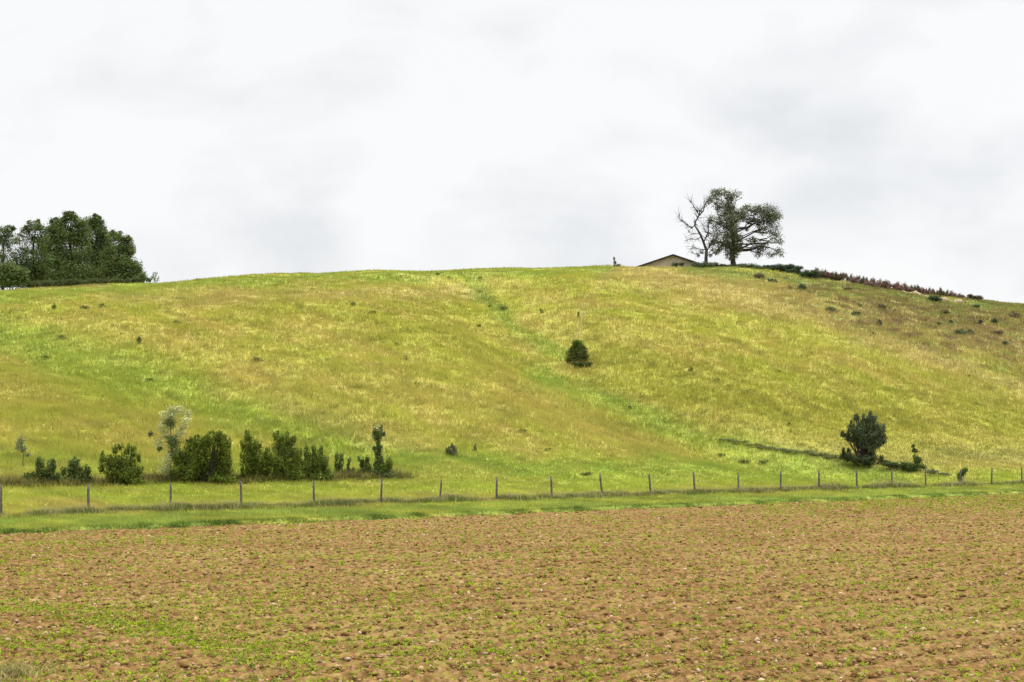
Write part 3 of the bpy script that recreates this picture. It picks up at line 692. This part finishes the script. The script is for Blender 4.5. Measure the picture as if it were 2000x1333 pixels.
Fq = [(i * 5 + k_, i * 5 + k_ + 1, (i + 1) * 5 + k_ + 1, (i + 1) * 5 + k_) for i in range(nn_ - 1) for k_ in range(4)]
tag(mesh_np('earth_bank', V, Fq, M_CLOD, np.array([[0.40, 0.30, 0.20]] * len(V))), 'pale bare earth bank below the brown skyline scrub', 'earth bank', kind='structure')

# small bushes on the right slope
SB = 'small dark bushes dotted over the right slope'
for i, (px, row, rx, ry, co) in enumerate([(1876, 655, 10, 6, 0), (1893, 653, 7, 5, 0), (1914, 634, 5, 5, 1), (1941, 634, 6, 6, 1), (1962, 676, 7, 5, 0), (1833, 637, 6, 5, 0), (1717, 636, 5, 5, 1), (1856, 633, 5, 4, 0),
                                           (1565, 567, 9, 6, 0), (1543, 565, 5, 4, 2), (1482, 544, 10, 5, 2), (1508, 552, 8, 4, 0), (1655, 568, 8, 4, 2), (1706, 655, 4, 3, 0), (1622, 608, 9, 4, 0), (1672, 616, 8, 4, 0), (1720, 603, 9, 4, 2),
                                           (1845, 615, 8, 5, 2), (1906, 603, 7, 4, 0), (1980, 620, 10, 5, 2), (1950, 655, 8, 5, 2)]):
    cl = [(0.105, 0.145, 0.07), (0.07, 0.10, 0.055), (0.18, 0.14, 0.08)][co]
    bush(['small dark green bush dotted on the brownish right slope', 'small blackish green bush on the brownish right slope', 'small brown dried bush on the brownish right slope'][co],
         px, row, [(px, row - ry, rx, ry), (px + rx * .5, row - ry * .8, rx * .7, ry * .7)], cl, 110 + i, leaf=.16, dens=.95, sprig=.25, cvar=.35, grow=1.1, group=['small dark green bushes on the right slope', 'small blackish bushes on the right slope', 'small brown bushes on the right slope'][co], limbs=False)

# lone bush in the middle of the hill
bush('lone rounded green bush in the gully in the middle of the hill', 1128, 708, [(1118, 681, 7, 7), (1138, 681, 7, 7), (1127, 672, 12, 8, 1, (0.119, 0.168, 0.031)), (1130, 688, 17, 13, 1.1), (1118, 692, 12, 12), (1138, 697, 12, 10), (1112, 702, 9, 6), (1128, 703, 16, 8)], (0.115, 0.138, 0.036), 140, leaf=.16, dens=1.5, stem_r=.06)
bush('low dark bramble at the foot of the lone mid hill bush', 1138, 719, [(1128, 711, 12, 5), (1144, 712, 12, 6), (1140, 716, 14, 4)], (0.095, 0.115, 0.040), 141, leaf=.14, dens=1.4, limbs=False)

# --- left hedge, bush by bush
L75 = dict(leaf=.085, dens=1.05, shoots=.85, skirt=True, cvar=.36, grow=1.1)
bush('thin grey sapling alone behind the left end of the hedge', 46, 915, [(40, 864, 6, 9, .8), (46, 877, 7, 7, .8), (54, 888, 6, 3, .8), (36, 876, 6, 4, .6), (44, 868, 5, 8, .6, G_PALE)], (0.22, 0.24, 0.12), 150, leaf=.09, dens=.7, grow=1.3, cat='sapling', name='sapling', stem_r=.02, crown_name='crown', stem_name='trunk', trunk_top=(44, 872))
bush('ragged dark bush with one bare stick, leftmost of the hedge', 88, 945, [(79, 908, 7, 10), (82, 922, 10, 8), (101, 914, 6, 13), (104, 902, 4, 5), (70, 932, 8, 6), (90, 934, 16, 7), (110, 936, 10, 6, .7), (55, 940, 9, 4, .7)], (0.105, 0.145, 0.040), 151, stem_r=.025, upright=1, sprig=.15, **{**L75, 'grow': 1.3})
bush('small open bush between the ragged bush and the rounded bush', 146, 945, [(144, 908, 10, 10), (146, 922, 13, 10), (124, 921, 4, 8), (168, 926, 6, 9), (174, 918, 3, 5), (140, 936, 20, 6, .7), (162, 938, 12, 5, .7)], (0.105, 0.145, 0.040), 152, stem_r=.02, upright=1, sprig=.15, **{**L75, 'grow': 1.3})
bush('rounded spiky topped green bush left of the pale sapling', 240, 948, [(243, 903, 22, 18), (225, 880, 5, 9), (236, 874, 5, 7), (247, 880, 6, 9), (260, 885, 6, 9), (271, 895, 5, 9), (200, 898, 6, 10), (198, 916, 6, 10), (214, 905, 9, 14, .8), (245, 925, 28, 14), (222, 925, 16, 13), (266, 920, 12, 14)], G_HEDGE, 153, stem_r=.03, upright=1, sprig=.12, **L75)
plant('sapling', 'tall pale airy sapling rising out of the hedge', 'sapling', 334, 941, [(333, 827, 8, 7, .8, (0.140, 0.182, 0.077)), (326, 814, 12, 9, .35), (345, 800, 14, 7, .35), (336, 806, 10, 8, .3), (369, 808, 5, 7, .35), (362, 822, 7, 8, .35), (358, 834, 6, 6, .5), (316, 834, 8, 8, .45), (293, 847, 4, 4, .7, (0.112, 0.140, 0.070)),
      (310, 866, 6, 7, .5), (312, 876, 3, 4, .8, (0.098, 0.140, 0.056)), (338, 862, 11, 9, .7, (0.140, 0.182, 0.070)), (351, 845, 8, 8, .4), (324, 848, 8, 8, .4), (341, 884, 9, 9, .7, (0.126, 0.168, 0.063)), (331, 896, 7, 10, .5), (322, 915, 8, 14, .35)],
      G_PALE, .085, 1.2, 154, stem_r=.02, grow=1.5, cvar=.3, trunk_top=(334, 822), sprig=.2, bark=M_DEAD)
bush('big dense block shaped dark green bush right of the pale sapling', 405, 944, [(348, 900, 10, 16, .7), (350, 925, 16, 14), (362, 905, 12, 14), (372, 872, 12, 12), (388, 866, 14, 14), (410, 860, 16, 14), (430, 860, 14, 14), (442, 872, 9, 18), (365, 895, 14, 20), (392, 892, 22, 24), (420, 890, 22, 24), (444, 902, 10, 18), (370, 922, 22, 18), (405, 920, 28, 20), (436, 922, 20, 18)], G_HEDGE, 155, leaf=.09, dens=1.15, stem_r=.04, upright=.9, shoots=.85, skirt=True, cvar=.36, grow=1.05)
bush('upright dark green bush just right of the gap in the hedge', 500, 940, [(486, 856, 9, 9), (480, 872, 10, 14), (494, 874, 11, 16), (506, 872, 5, 10), (488, 898, 18, 20), (508, 896, 14, 18), (526, 898, 12, 20), (484, 920, 15, 16), (510, 920, 20, 16)], G_HEDGE, 156, stem_r=.03, upright=.8, **L75)
bush('tallest topped bush in the middle of the right hedge block', 556, 939, [(552, 858, 13, 10), (540, 854, 6, 7), (574, 859, 5, 9), (566, 868, 8, 8), (546, 876, 16, 14), (560, 882, 16, 16), (580, 890, 10, 14), (552, 904, 22, 20), (574, 908, 18, 18), (545, 920, 18, 16), (570, 922, 20, 14)], G_HEDGE2, 157, stem_r=.03, upright=.8, **L75)
bush('lighter lower bush with spiky shoots at the right of the hedge block', 612, 938, [(598, 878, 4, 9), (612, 876, 5, 9), (627, 878, 4, 9), (605, 892, 13, 13), (622, 894, 12, 13), (634, 902, 8, 13), (600, 912, 14, 16), (618, 916, 18, 16), (638, 920, 9, 12)], (0.145, 0.195, 0.040), 158, stem_r=.025, upright=1, sprig=.14, **L75)
bush('narrow small bush standing alone right of the hedge block', 662, 932, [(658, 894, 4, 9), (667, 894, 4, 9), (662, 908, 8, 13), (661, 922, 8, 9)], (0.115, 0.16, 0.040), 159, stem_r=.02, upright=1, **L75)
bush('thin pale seedling between the narrow bush and the two stemmed bush', 682, 932, [(683, 899, 3, 5, .8), (680, 912, 3, 9, .8), (684, 924, 8, 5, .4)], (0.110, 0.140, 0.060), 160, stem_r=.015, upright=1, cat='sapling', name='sapling', crown_name='crown', stem_name='trunk', **L75)
bush('two stemmed little bush left of the knob topped sapling', 714, 931, [(701, 896, 3, 5), (717, 899, 4, 8), (708, 908, 6, 8), (718, 914, 7, 10), (712, 924, 10, 6)], (0.105, 0.15, 0.042), 161, stem_r=.02, upright=1, **L75)
plant('sapling', 'slim sapling topped by a dark knob of leaves at the hedge right end', 'sapling', 742, 934, [(738, 850, 8, 13, 1.3), (737, 838, 9, 6, .6, G_PALE), (749, 848, 4, 5), (731, 877, 3, 5), (742, 876, 4, 9), (738, 868, 4, 8), (737, 887, 5, 9), (741, 895, 4, 8), (744, 902, 5, 11), (734, 908, 4, 9), (748, 917, 14, 10, 1, G_HEDGE), (760, 905, 5, 11, 1, G_HEDGE), (740, 924, 10, 6, 1, G_HEDGE)],
      (0.115, 0.155, 0.05), .08, 1.25, 162, grow=1.2, shoots=.4, skirt=True, stem_r=.03, trunk_top=(739, 846), upright=.6)
# weeds on the lower meadow
bush('grey green upright weed clump on the dry meadow right of the hedge', 882, 893, [(875, 880, 6, 9, .9), (888, 880, 7, 9, .9), (882, 886, 12, 7), (883, 872, 4, 7, .7)], (0.140, 0.161, 0.070), 163, leaf=.1, dens=1.1, upright=2, cat='weed clump', name='weed_clump', limbs=False)
bush('single thin dark weed stalk right of the grey green weed clump', 928, 884, [(928, 874, 2, 8), (928, 880, 3, 4)], (0.126, 0.147, 0.077), 164, leaf=.09, dens=1.2, upright=2, cat='weed', name='weed_stalk', limbs=False)
WG = 'dark weeds dotted over the dry meadow'
for i, (px, row, rx, ry) in enumerate([(272, 672, 5, 8), (500, 707, 11, 5), (120, 661, 7, 3.5), (815, 753, 4, 4), (792, 704, 4, 5), (775, 676, 4, 4), (690, 598, 6, 4), (725, 614, 9, 4), (935, 640, 5, 4), (985, 606, 9, 4), (957, 601, 5, 3), (855, 537, 5, 2.5), (740, 545, 3, 3),
                                      (1350, 726, 4, 6), (1228, 800, 5, 6), (1022, 846, 8, 4), (198, 777, 7, 3), (542, 827, 9, 3), (165, 604, 9, 4), (200, 602, 7, 5), (345, 634, 9, 4), (105, 605, 4, 7), (290, 744, 7, 3), (90, 702, 9, 4), (25, 738, 10, 4),
                                      (1680, 600, 5, 4), (1523, 729, 6, 3), (1890, 738, 4, 4), (1070, 882, 8, 4), (938, 545, 4, 3), (1085, 800, 5, 4), (1540, 832, 4, 4), (1058, 612, 5, 5), (1130, 620, 3, 6), (1400, 745, 6, 3), (1145, 930, 12, 4), (1410, 893, 8, 4), (1490, 906, 10, 4), (1455, 905, 12, 4)]):
    bush('small dark green weed clump among the dry grass of the hill', px, row, [(px, row - ry * .8, rx, ry)], (0.133, 0.161, 0.050), 170 + i, leaf=.13, dens=.85, group=WG, cat='weed clump', name='weed_clump', upright=1, limbs=False)

# --- right: vase shaped bush tree, bramble bank
rb = np.random.default_rng(220)
for i, (px, row) in enumerate([(1418, 858), (1445, 862), (1470, 868), (1495, 873), (1520, 877), (1545, 880), (1572, 882), (1598, 886), (1624, 891)]):
    bush('low dark bramble clump on the grassy bank left of the dark round tree', px, row + 5, [(px - 8, row + 1 + i * .2, 10, 1.5 + i * .26), (px + 6, row + 1, 11, 2.2 + i * .32), (px + 16, row + 3, 9, 3 + i * .2)], (0.17, 0.19, 0.075), 230 + i, leaf=.08, dens=.6, group='low bramble clumps along the bank', cat='bramble', name='bramble', limbs=False)
plant('tree', 'dark round multi stemmed small tree on the bank at the right', 'tree', 1686, 904, [(1672, 819, 7, 8, .8, (0.11, 0.13, 0.085)), (1704, 819, 10, 9, .9, (0.10, 0.125, 0.075)), (1688, 824, 9, 10, .8), (1662, 842, 6, 6, .6), (1690, 834, 16, 12), (1716, 843, 12, 16), (1724, 858, 8, 12), (1678, 843, 15, 13), (1662, 834, 6, 8, .7), (1651, 850, 9, 4, .8), (1666, 857, 14, 8), (1692, 856, 22, 16, 1.1), (1712, 864, 14, 11), (1680, 870, 12, 7), (1700, 872, 16, 6), (1646, 845, 4, 3, .6)],  # paler grey-green on the top clusters is a painted highlight
      G_DARK, .10, 1.35, 240, shoots=.6, grow=1.08, cvar=.34, stem_r=.06, upright=1.2, sprig=.22, stem_name='trunk', trunk_top=None)
bush('low dark bramble mound around the foot of the dark round tree', 1682, 910, [(1653, 892, 12, 10), (1647, 881, 3, 7), (1658, 880, 3.5, 7), (1672, 897, 18, 9), (1704, 888, 7, 13), (1698, 899, 18, 9), (1722, 899, 7, 9), (1730, 906, 14, 6, .8)], (0.064, 0.084, 0.034), 241, leaf=.105, dens=1.4, stem_r=.02)
bush('low grey bramble trailing down the bank right of the dark round tree', 1745, 918, [(1738, 908, 14, 5, .8), (1752, 911, 14, 5, .8)], (0.084, 0.101, 0.042), 242, leaf=.1, dens=1.1, limbs=False)
bush('double humped dark green bush below the spindly little tree', 1782, 921, [(1765, 909, 8, 9), (1792, 900, 9, 9), (1780, 912, 20, 8), (1800, 912, 9, 6)], (0.077, 0.112, 0.031), 243, leaf=.1, dens=1.4, stem_r=.02)
plant('sapling', 'spindly little tree with a tuft on top above the double humped bush', 'sapling', 1786, 917, [(1787, 881, 8, 4.5), (1783, 872, 5, 5, .8), (1785, 891, 3, 4, .5)], (0.084, 0.119, 0.039), .1, 1.2, 244, stem_r=.02, trunk_top=(1786, 880))
bush('low grey weeds trailing at the lower end of the bank', 1835, 929, [(1822, 922, 14, 4, .8), (1845, 927, 14, 3.5, .7)], (0.119, 0.133, 0.070), 245, leaf=.1, dens=.9, limbs=False)
bush('small slanting green bush just behind the fence at the right', 1880, 946, [(1877, 927, 7, 8), (1884, 921, 6, 8), (1874, 934, 6, 6, .7)], (0.105, 0.147, 0.039), 246, leaf=.1, dens=1.4, stem_r=.03)

# ------------------------------------------------------------------ fence
def fence_pt(px):
    u = (px - 1000) / F_PX; d = (EC + FENCE_B) / (NY + NX * u); return np.array([u * d, d, float(Z(u * d, d))])
POSTS = [(-190, 0, 0), (2, 0, 0), (173, -1, 0), (332, 1.5, 2), (472, -2, 1), (614, -1.5, -1), (744, 2, 0), (859, 3, 1), (970, 0.5, 0), (1078, -2, 0), (1177, -5, -1), (1271, -3.5, 0), (1357, -2.5, 0), (1443, -1.5, 0), (1525, 0, 0), (1600, -0.5, 0),
         (1674, -1, 0), (1743, -1, 0), (1808, 0, 0), (1876, 0.5, 0), (1937, 0, 0), (1996, -0.5, 0), (2052, 0, 0), (2104, 0, 0)]
fo = fence_pt(2); fence = empty('fence', tuple(fo)); tag(fence, 'old wire fence on thin grey wooden posts between green verge and meadow', 'fence')
rf = np.random.default_rng(300); tops = []
for px, lean, kink in POSTS:
    p = fence_pt(px); s = p[1] / F_PX; h = rf.uniform(1.10, 1.24)
    tp = p + np.array([lean * s, rf.normal(0, 0.03), h]); md = (p + tp) / 2 + np.array([kink * s * .6, 0, 0]) + rf.normal(0, .008, 3) * np.array([1, 1, 0])
    r = rf.uniform(.045, .058)
    P = [p - np.array([0, 0, .3]), p, p * .6 + md * .4 + rf.normal(0, .006, 3), md, md * .45 + tp * .55 + rf.normal(0, .006, 3), tp]
    V, Fq = tube(P, [r * 1.05, r * 1.05, r, r * .98, r * .92, r * .85], 8)
    mesh_np('post', V, Fq, M_POST, None, fence, fo)
    tops.append((p, tp))
for f in (0.30, 0.58, 0.86):
    P = []
    for (p, tp), (p2, tp2) in zip(tops[:-1], tops[1:]):
        a = p + (tp - p) * f; b2 = p2 + (tp2 - p2) * f
        for t in (0, .25, .5, .75): P.append(a * (1 - t) + b2 * t + np.array([0.05, -0.055, -0.05 * 4 * t * (1 - t)]))
    V, Fq = tube(P, [.0014] * len(P), 4); mesh_np('wire', V, Fq, M_WIRE, None, fence, fo)

# ------------------------------------------------------------------ camera, sky, sun
cam = bpy.data.cameras.new('camera'); co = bpy.data.objects.new('camera', cam); COL.objects.link(co)
co.location = (0, 0, CAM_Z); co.rotation_euler = (math.radians(90), 0, 0)
cam.sensor_width = 36; cam.lens = F_PX * 36 / 2000; cam.shift_y = (HOR - 666.5) / 2000; cam.clip_start = 0.1; cam.clip_end = 6000
sc.camera = co

SUN_EL, SUN_AZ = math.radians(52), math.radians(75)   # from the right, a little ahead of the camera
w = bpy.data.worlds.new('World'); sc.world = w; w.use_nodes = True
nt = w.node_tree; N = nt.nodes; L = nt.links; N.clear()
out = N.new('ShaderNodeOutputWorld'); bg = N.new('ShaderNodeBackground'); bg.inputs['Strength'].default_value = 0.1
sky = N.new('ShaderNodeTexSky'); sky.sky_type = 'NISHITA'; sky.sun_disc = False; sky.sun_elevation = SUN_EL; sky.sun_rotation = SUN_AZ
tc = N.new('ShaderNodeTexCoord'); mp = N.new('ShaderNodeMapping'); mp.inputs['Scale'].default_value = (1.0, 1.0, 1.7); mp.inputs['Location'].default_value = (3.4, 0.4, 1.55)
no = N.new('ShaderNodeTexNoise'); no.inputs['Scale'].default_value = 6.5; no.inputs['Detail'].default_value = 5; no.inputs['Roughness'].default_value = 0.52; no.inputs['Distortion'].default_value = 0.25
cr = N.new('ShaderNodeValToRGB'); e = cr.color_ramp.elements
e[0].position = 0.30; e[0].color = (0.80, 0.815, 0.832, 1); e[1].position = 0.54; e[1].color = (0.98, 0.98, 0.98, 1)
m_ = cr.color_ramp.elements.new(0.43); m_.color = (0.905, 0.912, 0.92, 1)
sep = N.new('ShaderNodeSeparateXYZ'); mr = N.new('ShaderNodeMapRange')
mr.inputs['From Min'].default_value = 0.30; mr.inputs['From Max'].default_value = 1.0; mr.inputs['To Min'].default_value = 7.25; mr.inputs['To Max'].default_value = 31.0
sca = N.new('ShaderNodeVectorMath'); sca.operation = 'SCALE'
mix = N.new('ShaderNodeMix'); mix.data_type = 'RGBA'; mix.inputs['Factor'].default_value = 0.94
L.new(tc.outputs['Generated'], mp.inputs[0]); L.new(mp.outputs[0], no.inputs['Vector']); L.new(no.outputs[0], cr.inputs[0])
L.new(tc.outputs['Generated'], sep.inputs[0]); L.new(sep.outputs['Z'], mr.inputs['Value'])
L.new(cr.outputs[0], sca.inputs[0]); L.new(mr.outputs[0], sca.inputs['Scale'])
L.new(sky.outputs[0], mix.inputs['A']); L.new(sca.outputs[0], mix.inputs['B'])
L.new(mix.outputs['Result'], bg.inputs['Color']); L.new(bg.outputs[0], out.inputs[0])
sun = bpy.data.lights.new('sun', 'SUN'); so = bpy.data.objects.new('sun', sun); COL.objects.link(so)
sun.energy = 1.5; sun.angle = math.radians(14); sun.color = (1.0, 0.95, 0.86)
so.rotation_euler = (math.radians(90) - SUN_EL, 0, -SUN_AZ + math.pi)
so.location = (60, 20, 80)

sc.render.engine = 'CYCLES'
sc.cycles.max_bounces = 8; sc.cycles.transparent_max_bounces = 8
vs = sc.view_settings; sc.display_settings.display_device = 'sRGB'
vs.view_transform = 'Standard'; vs.look = 'None'; vs.exposure = 0.48; vs.gamma = 1.0; vs.use_curve_mapping = False
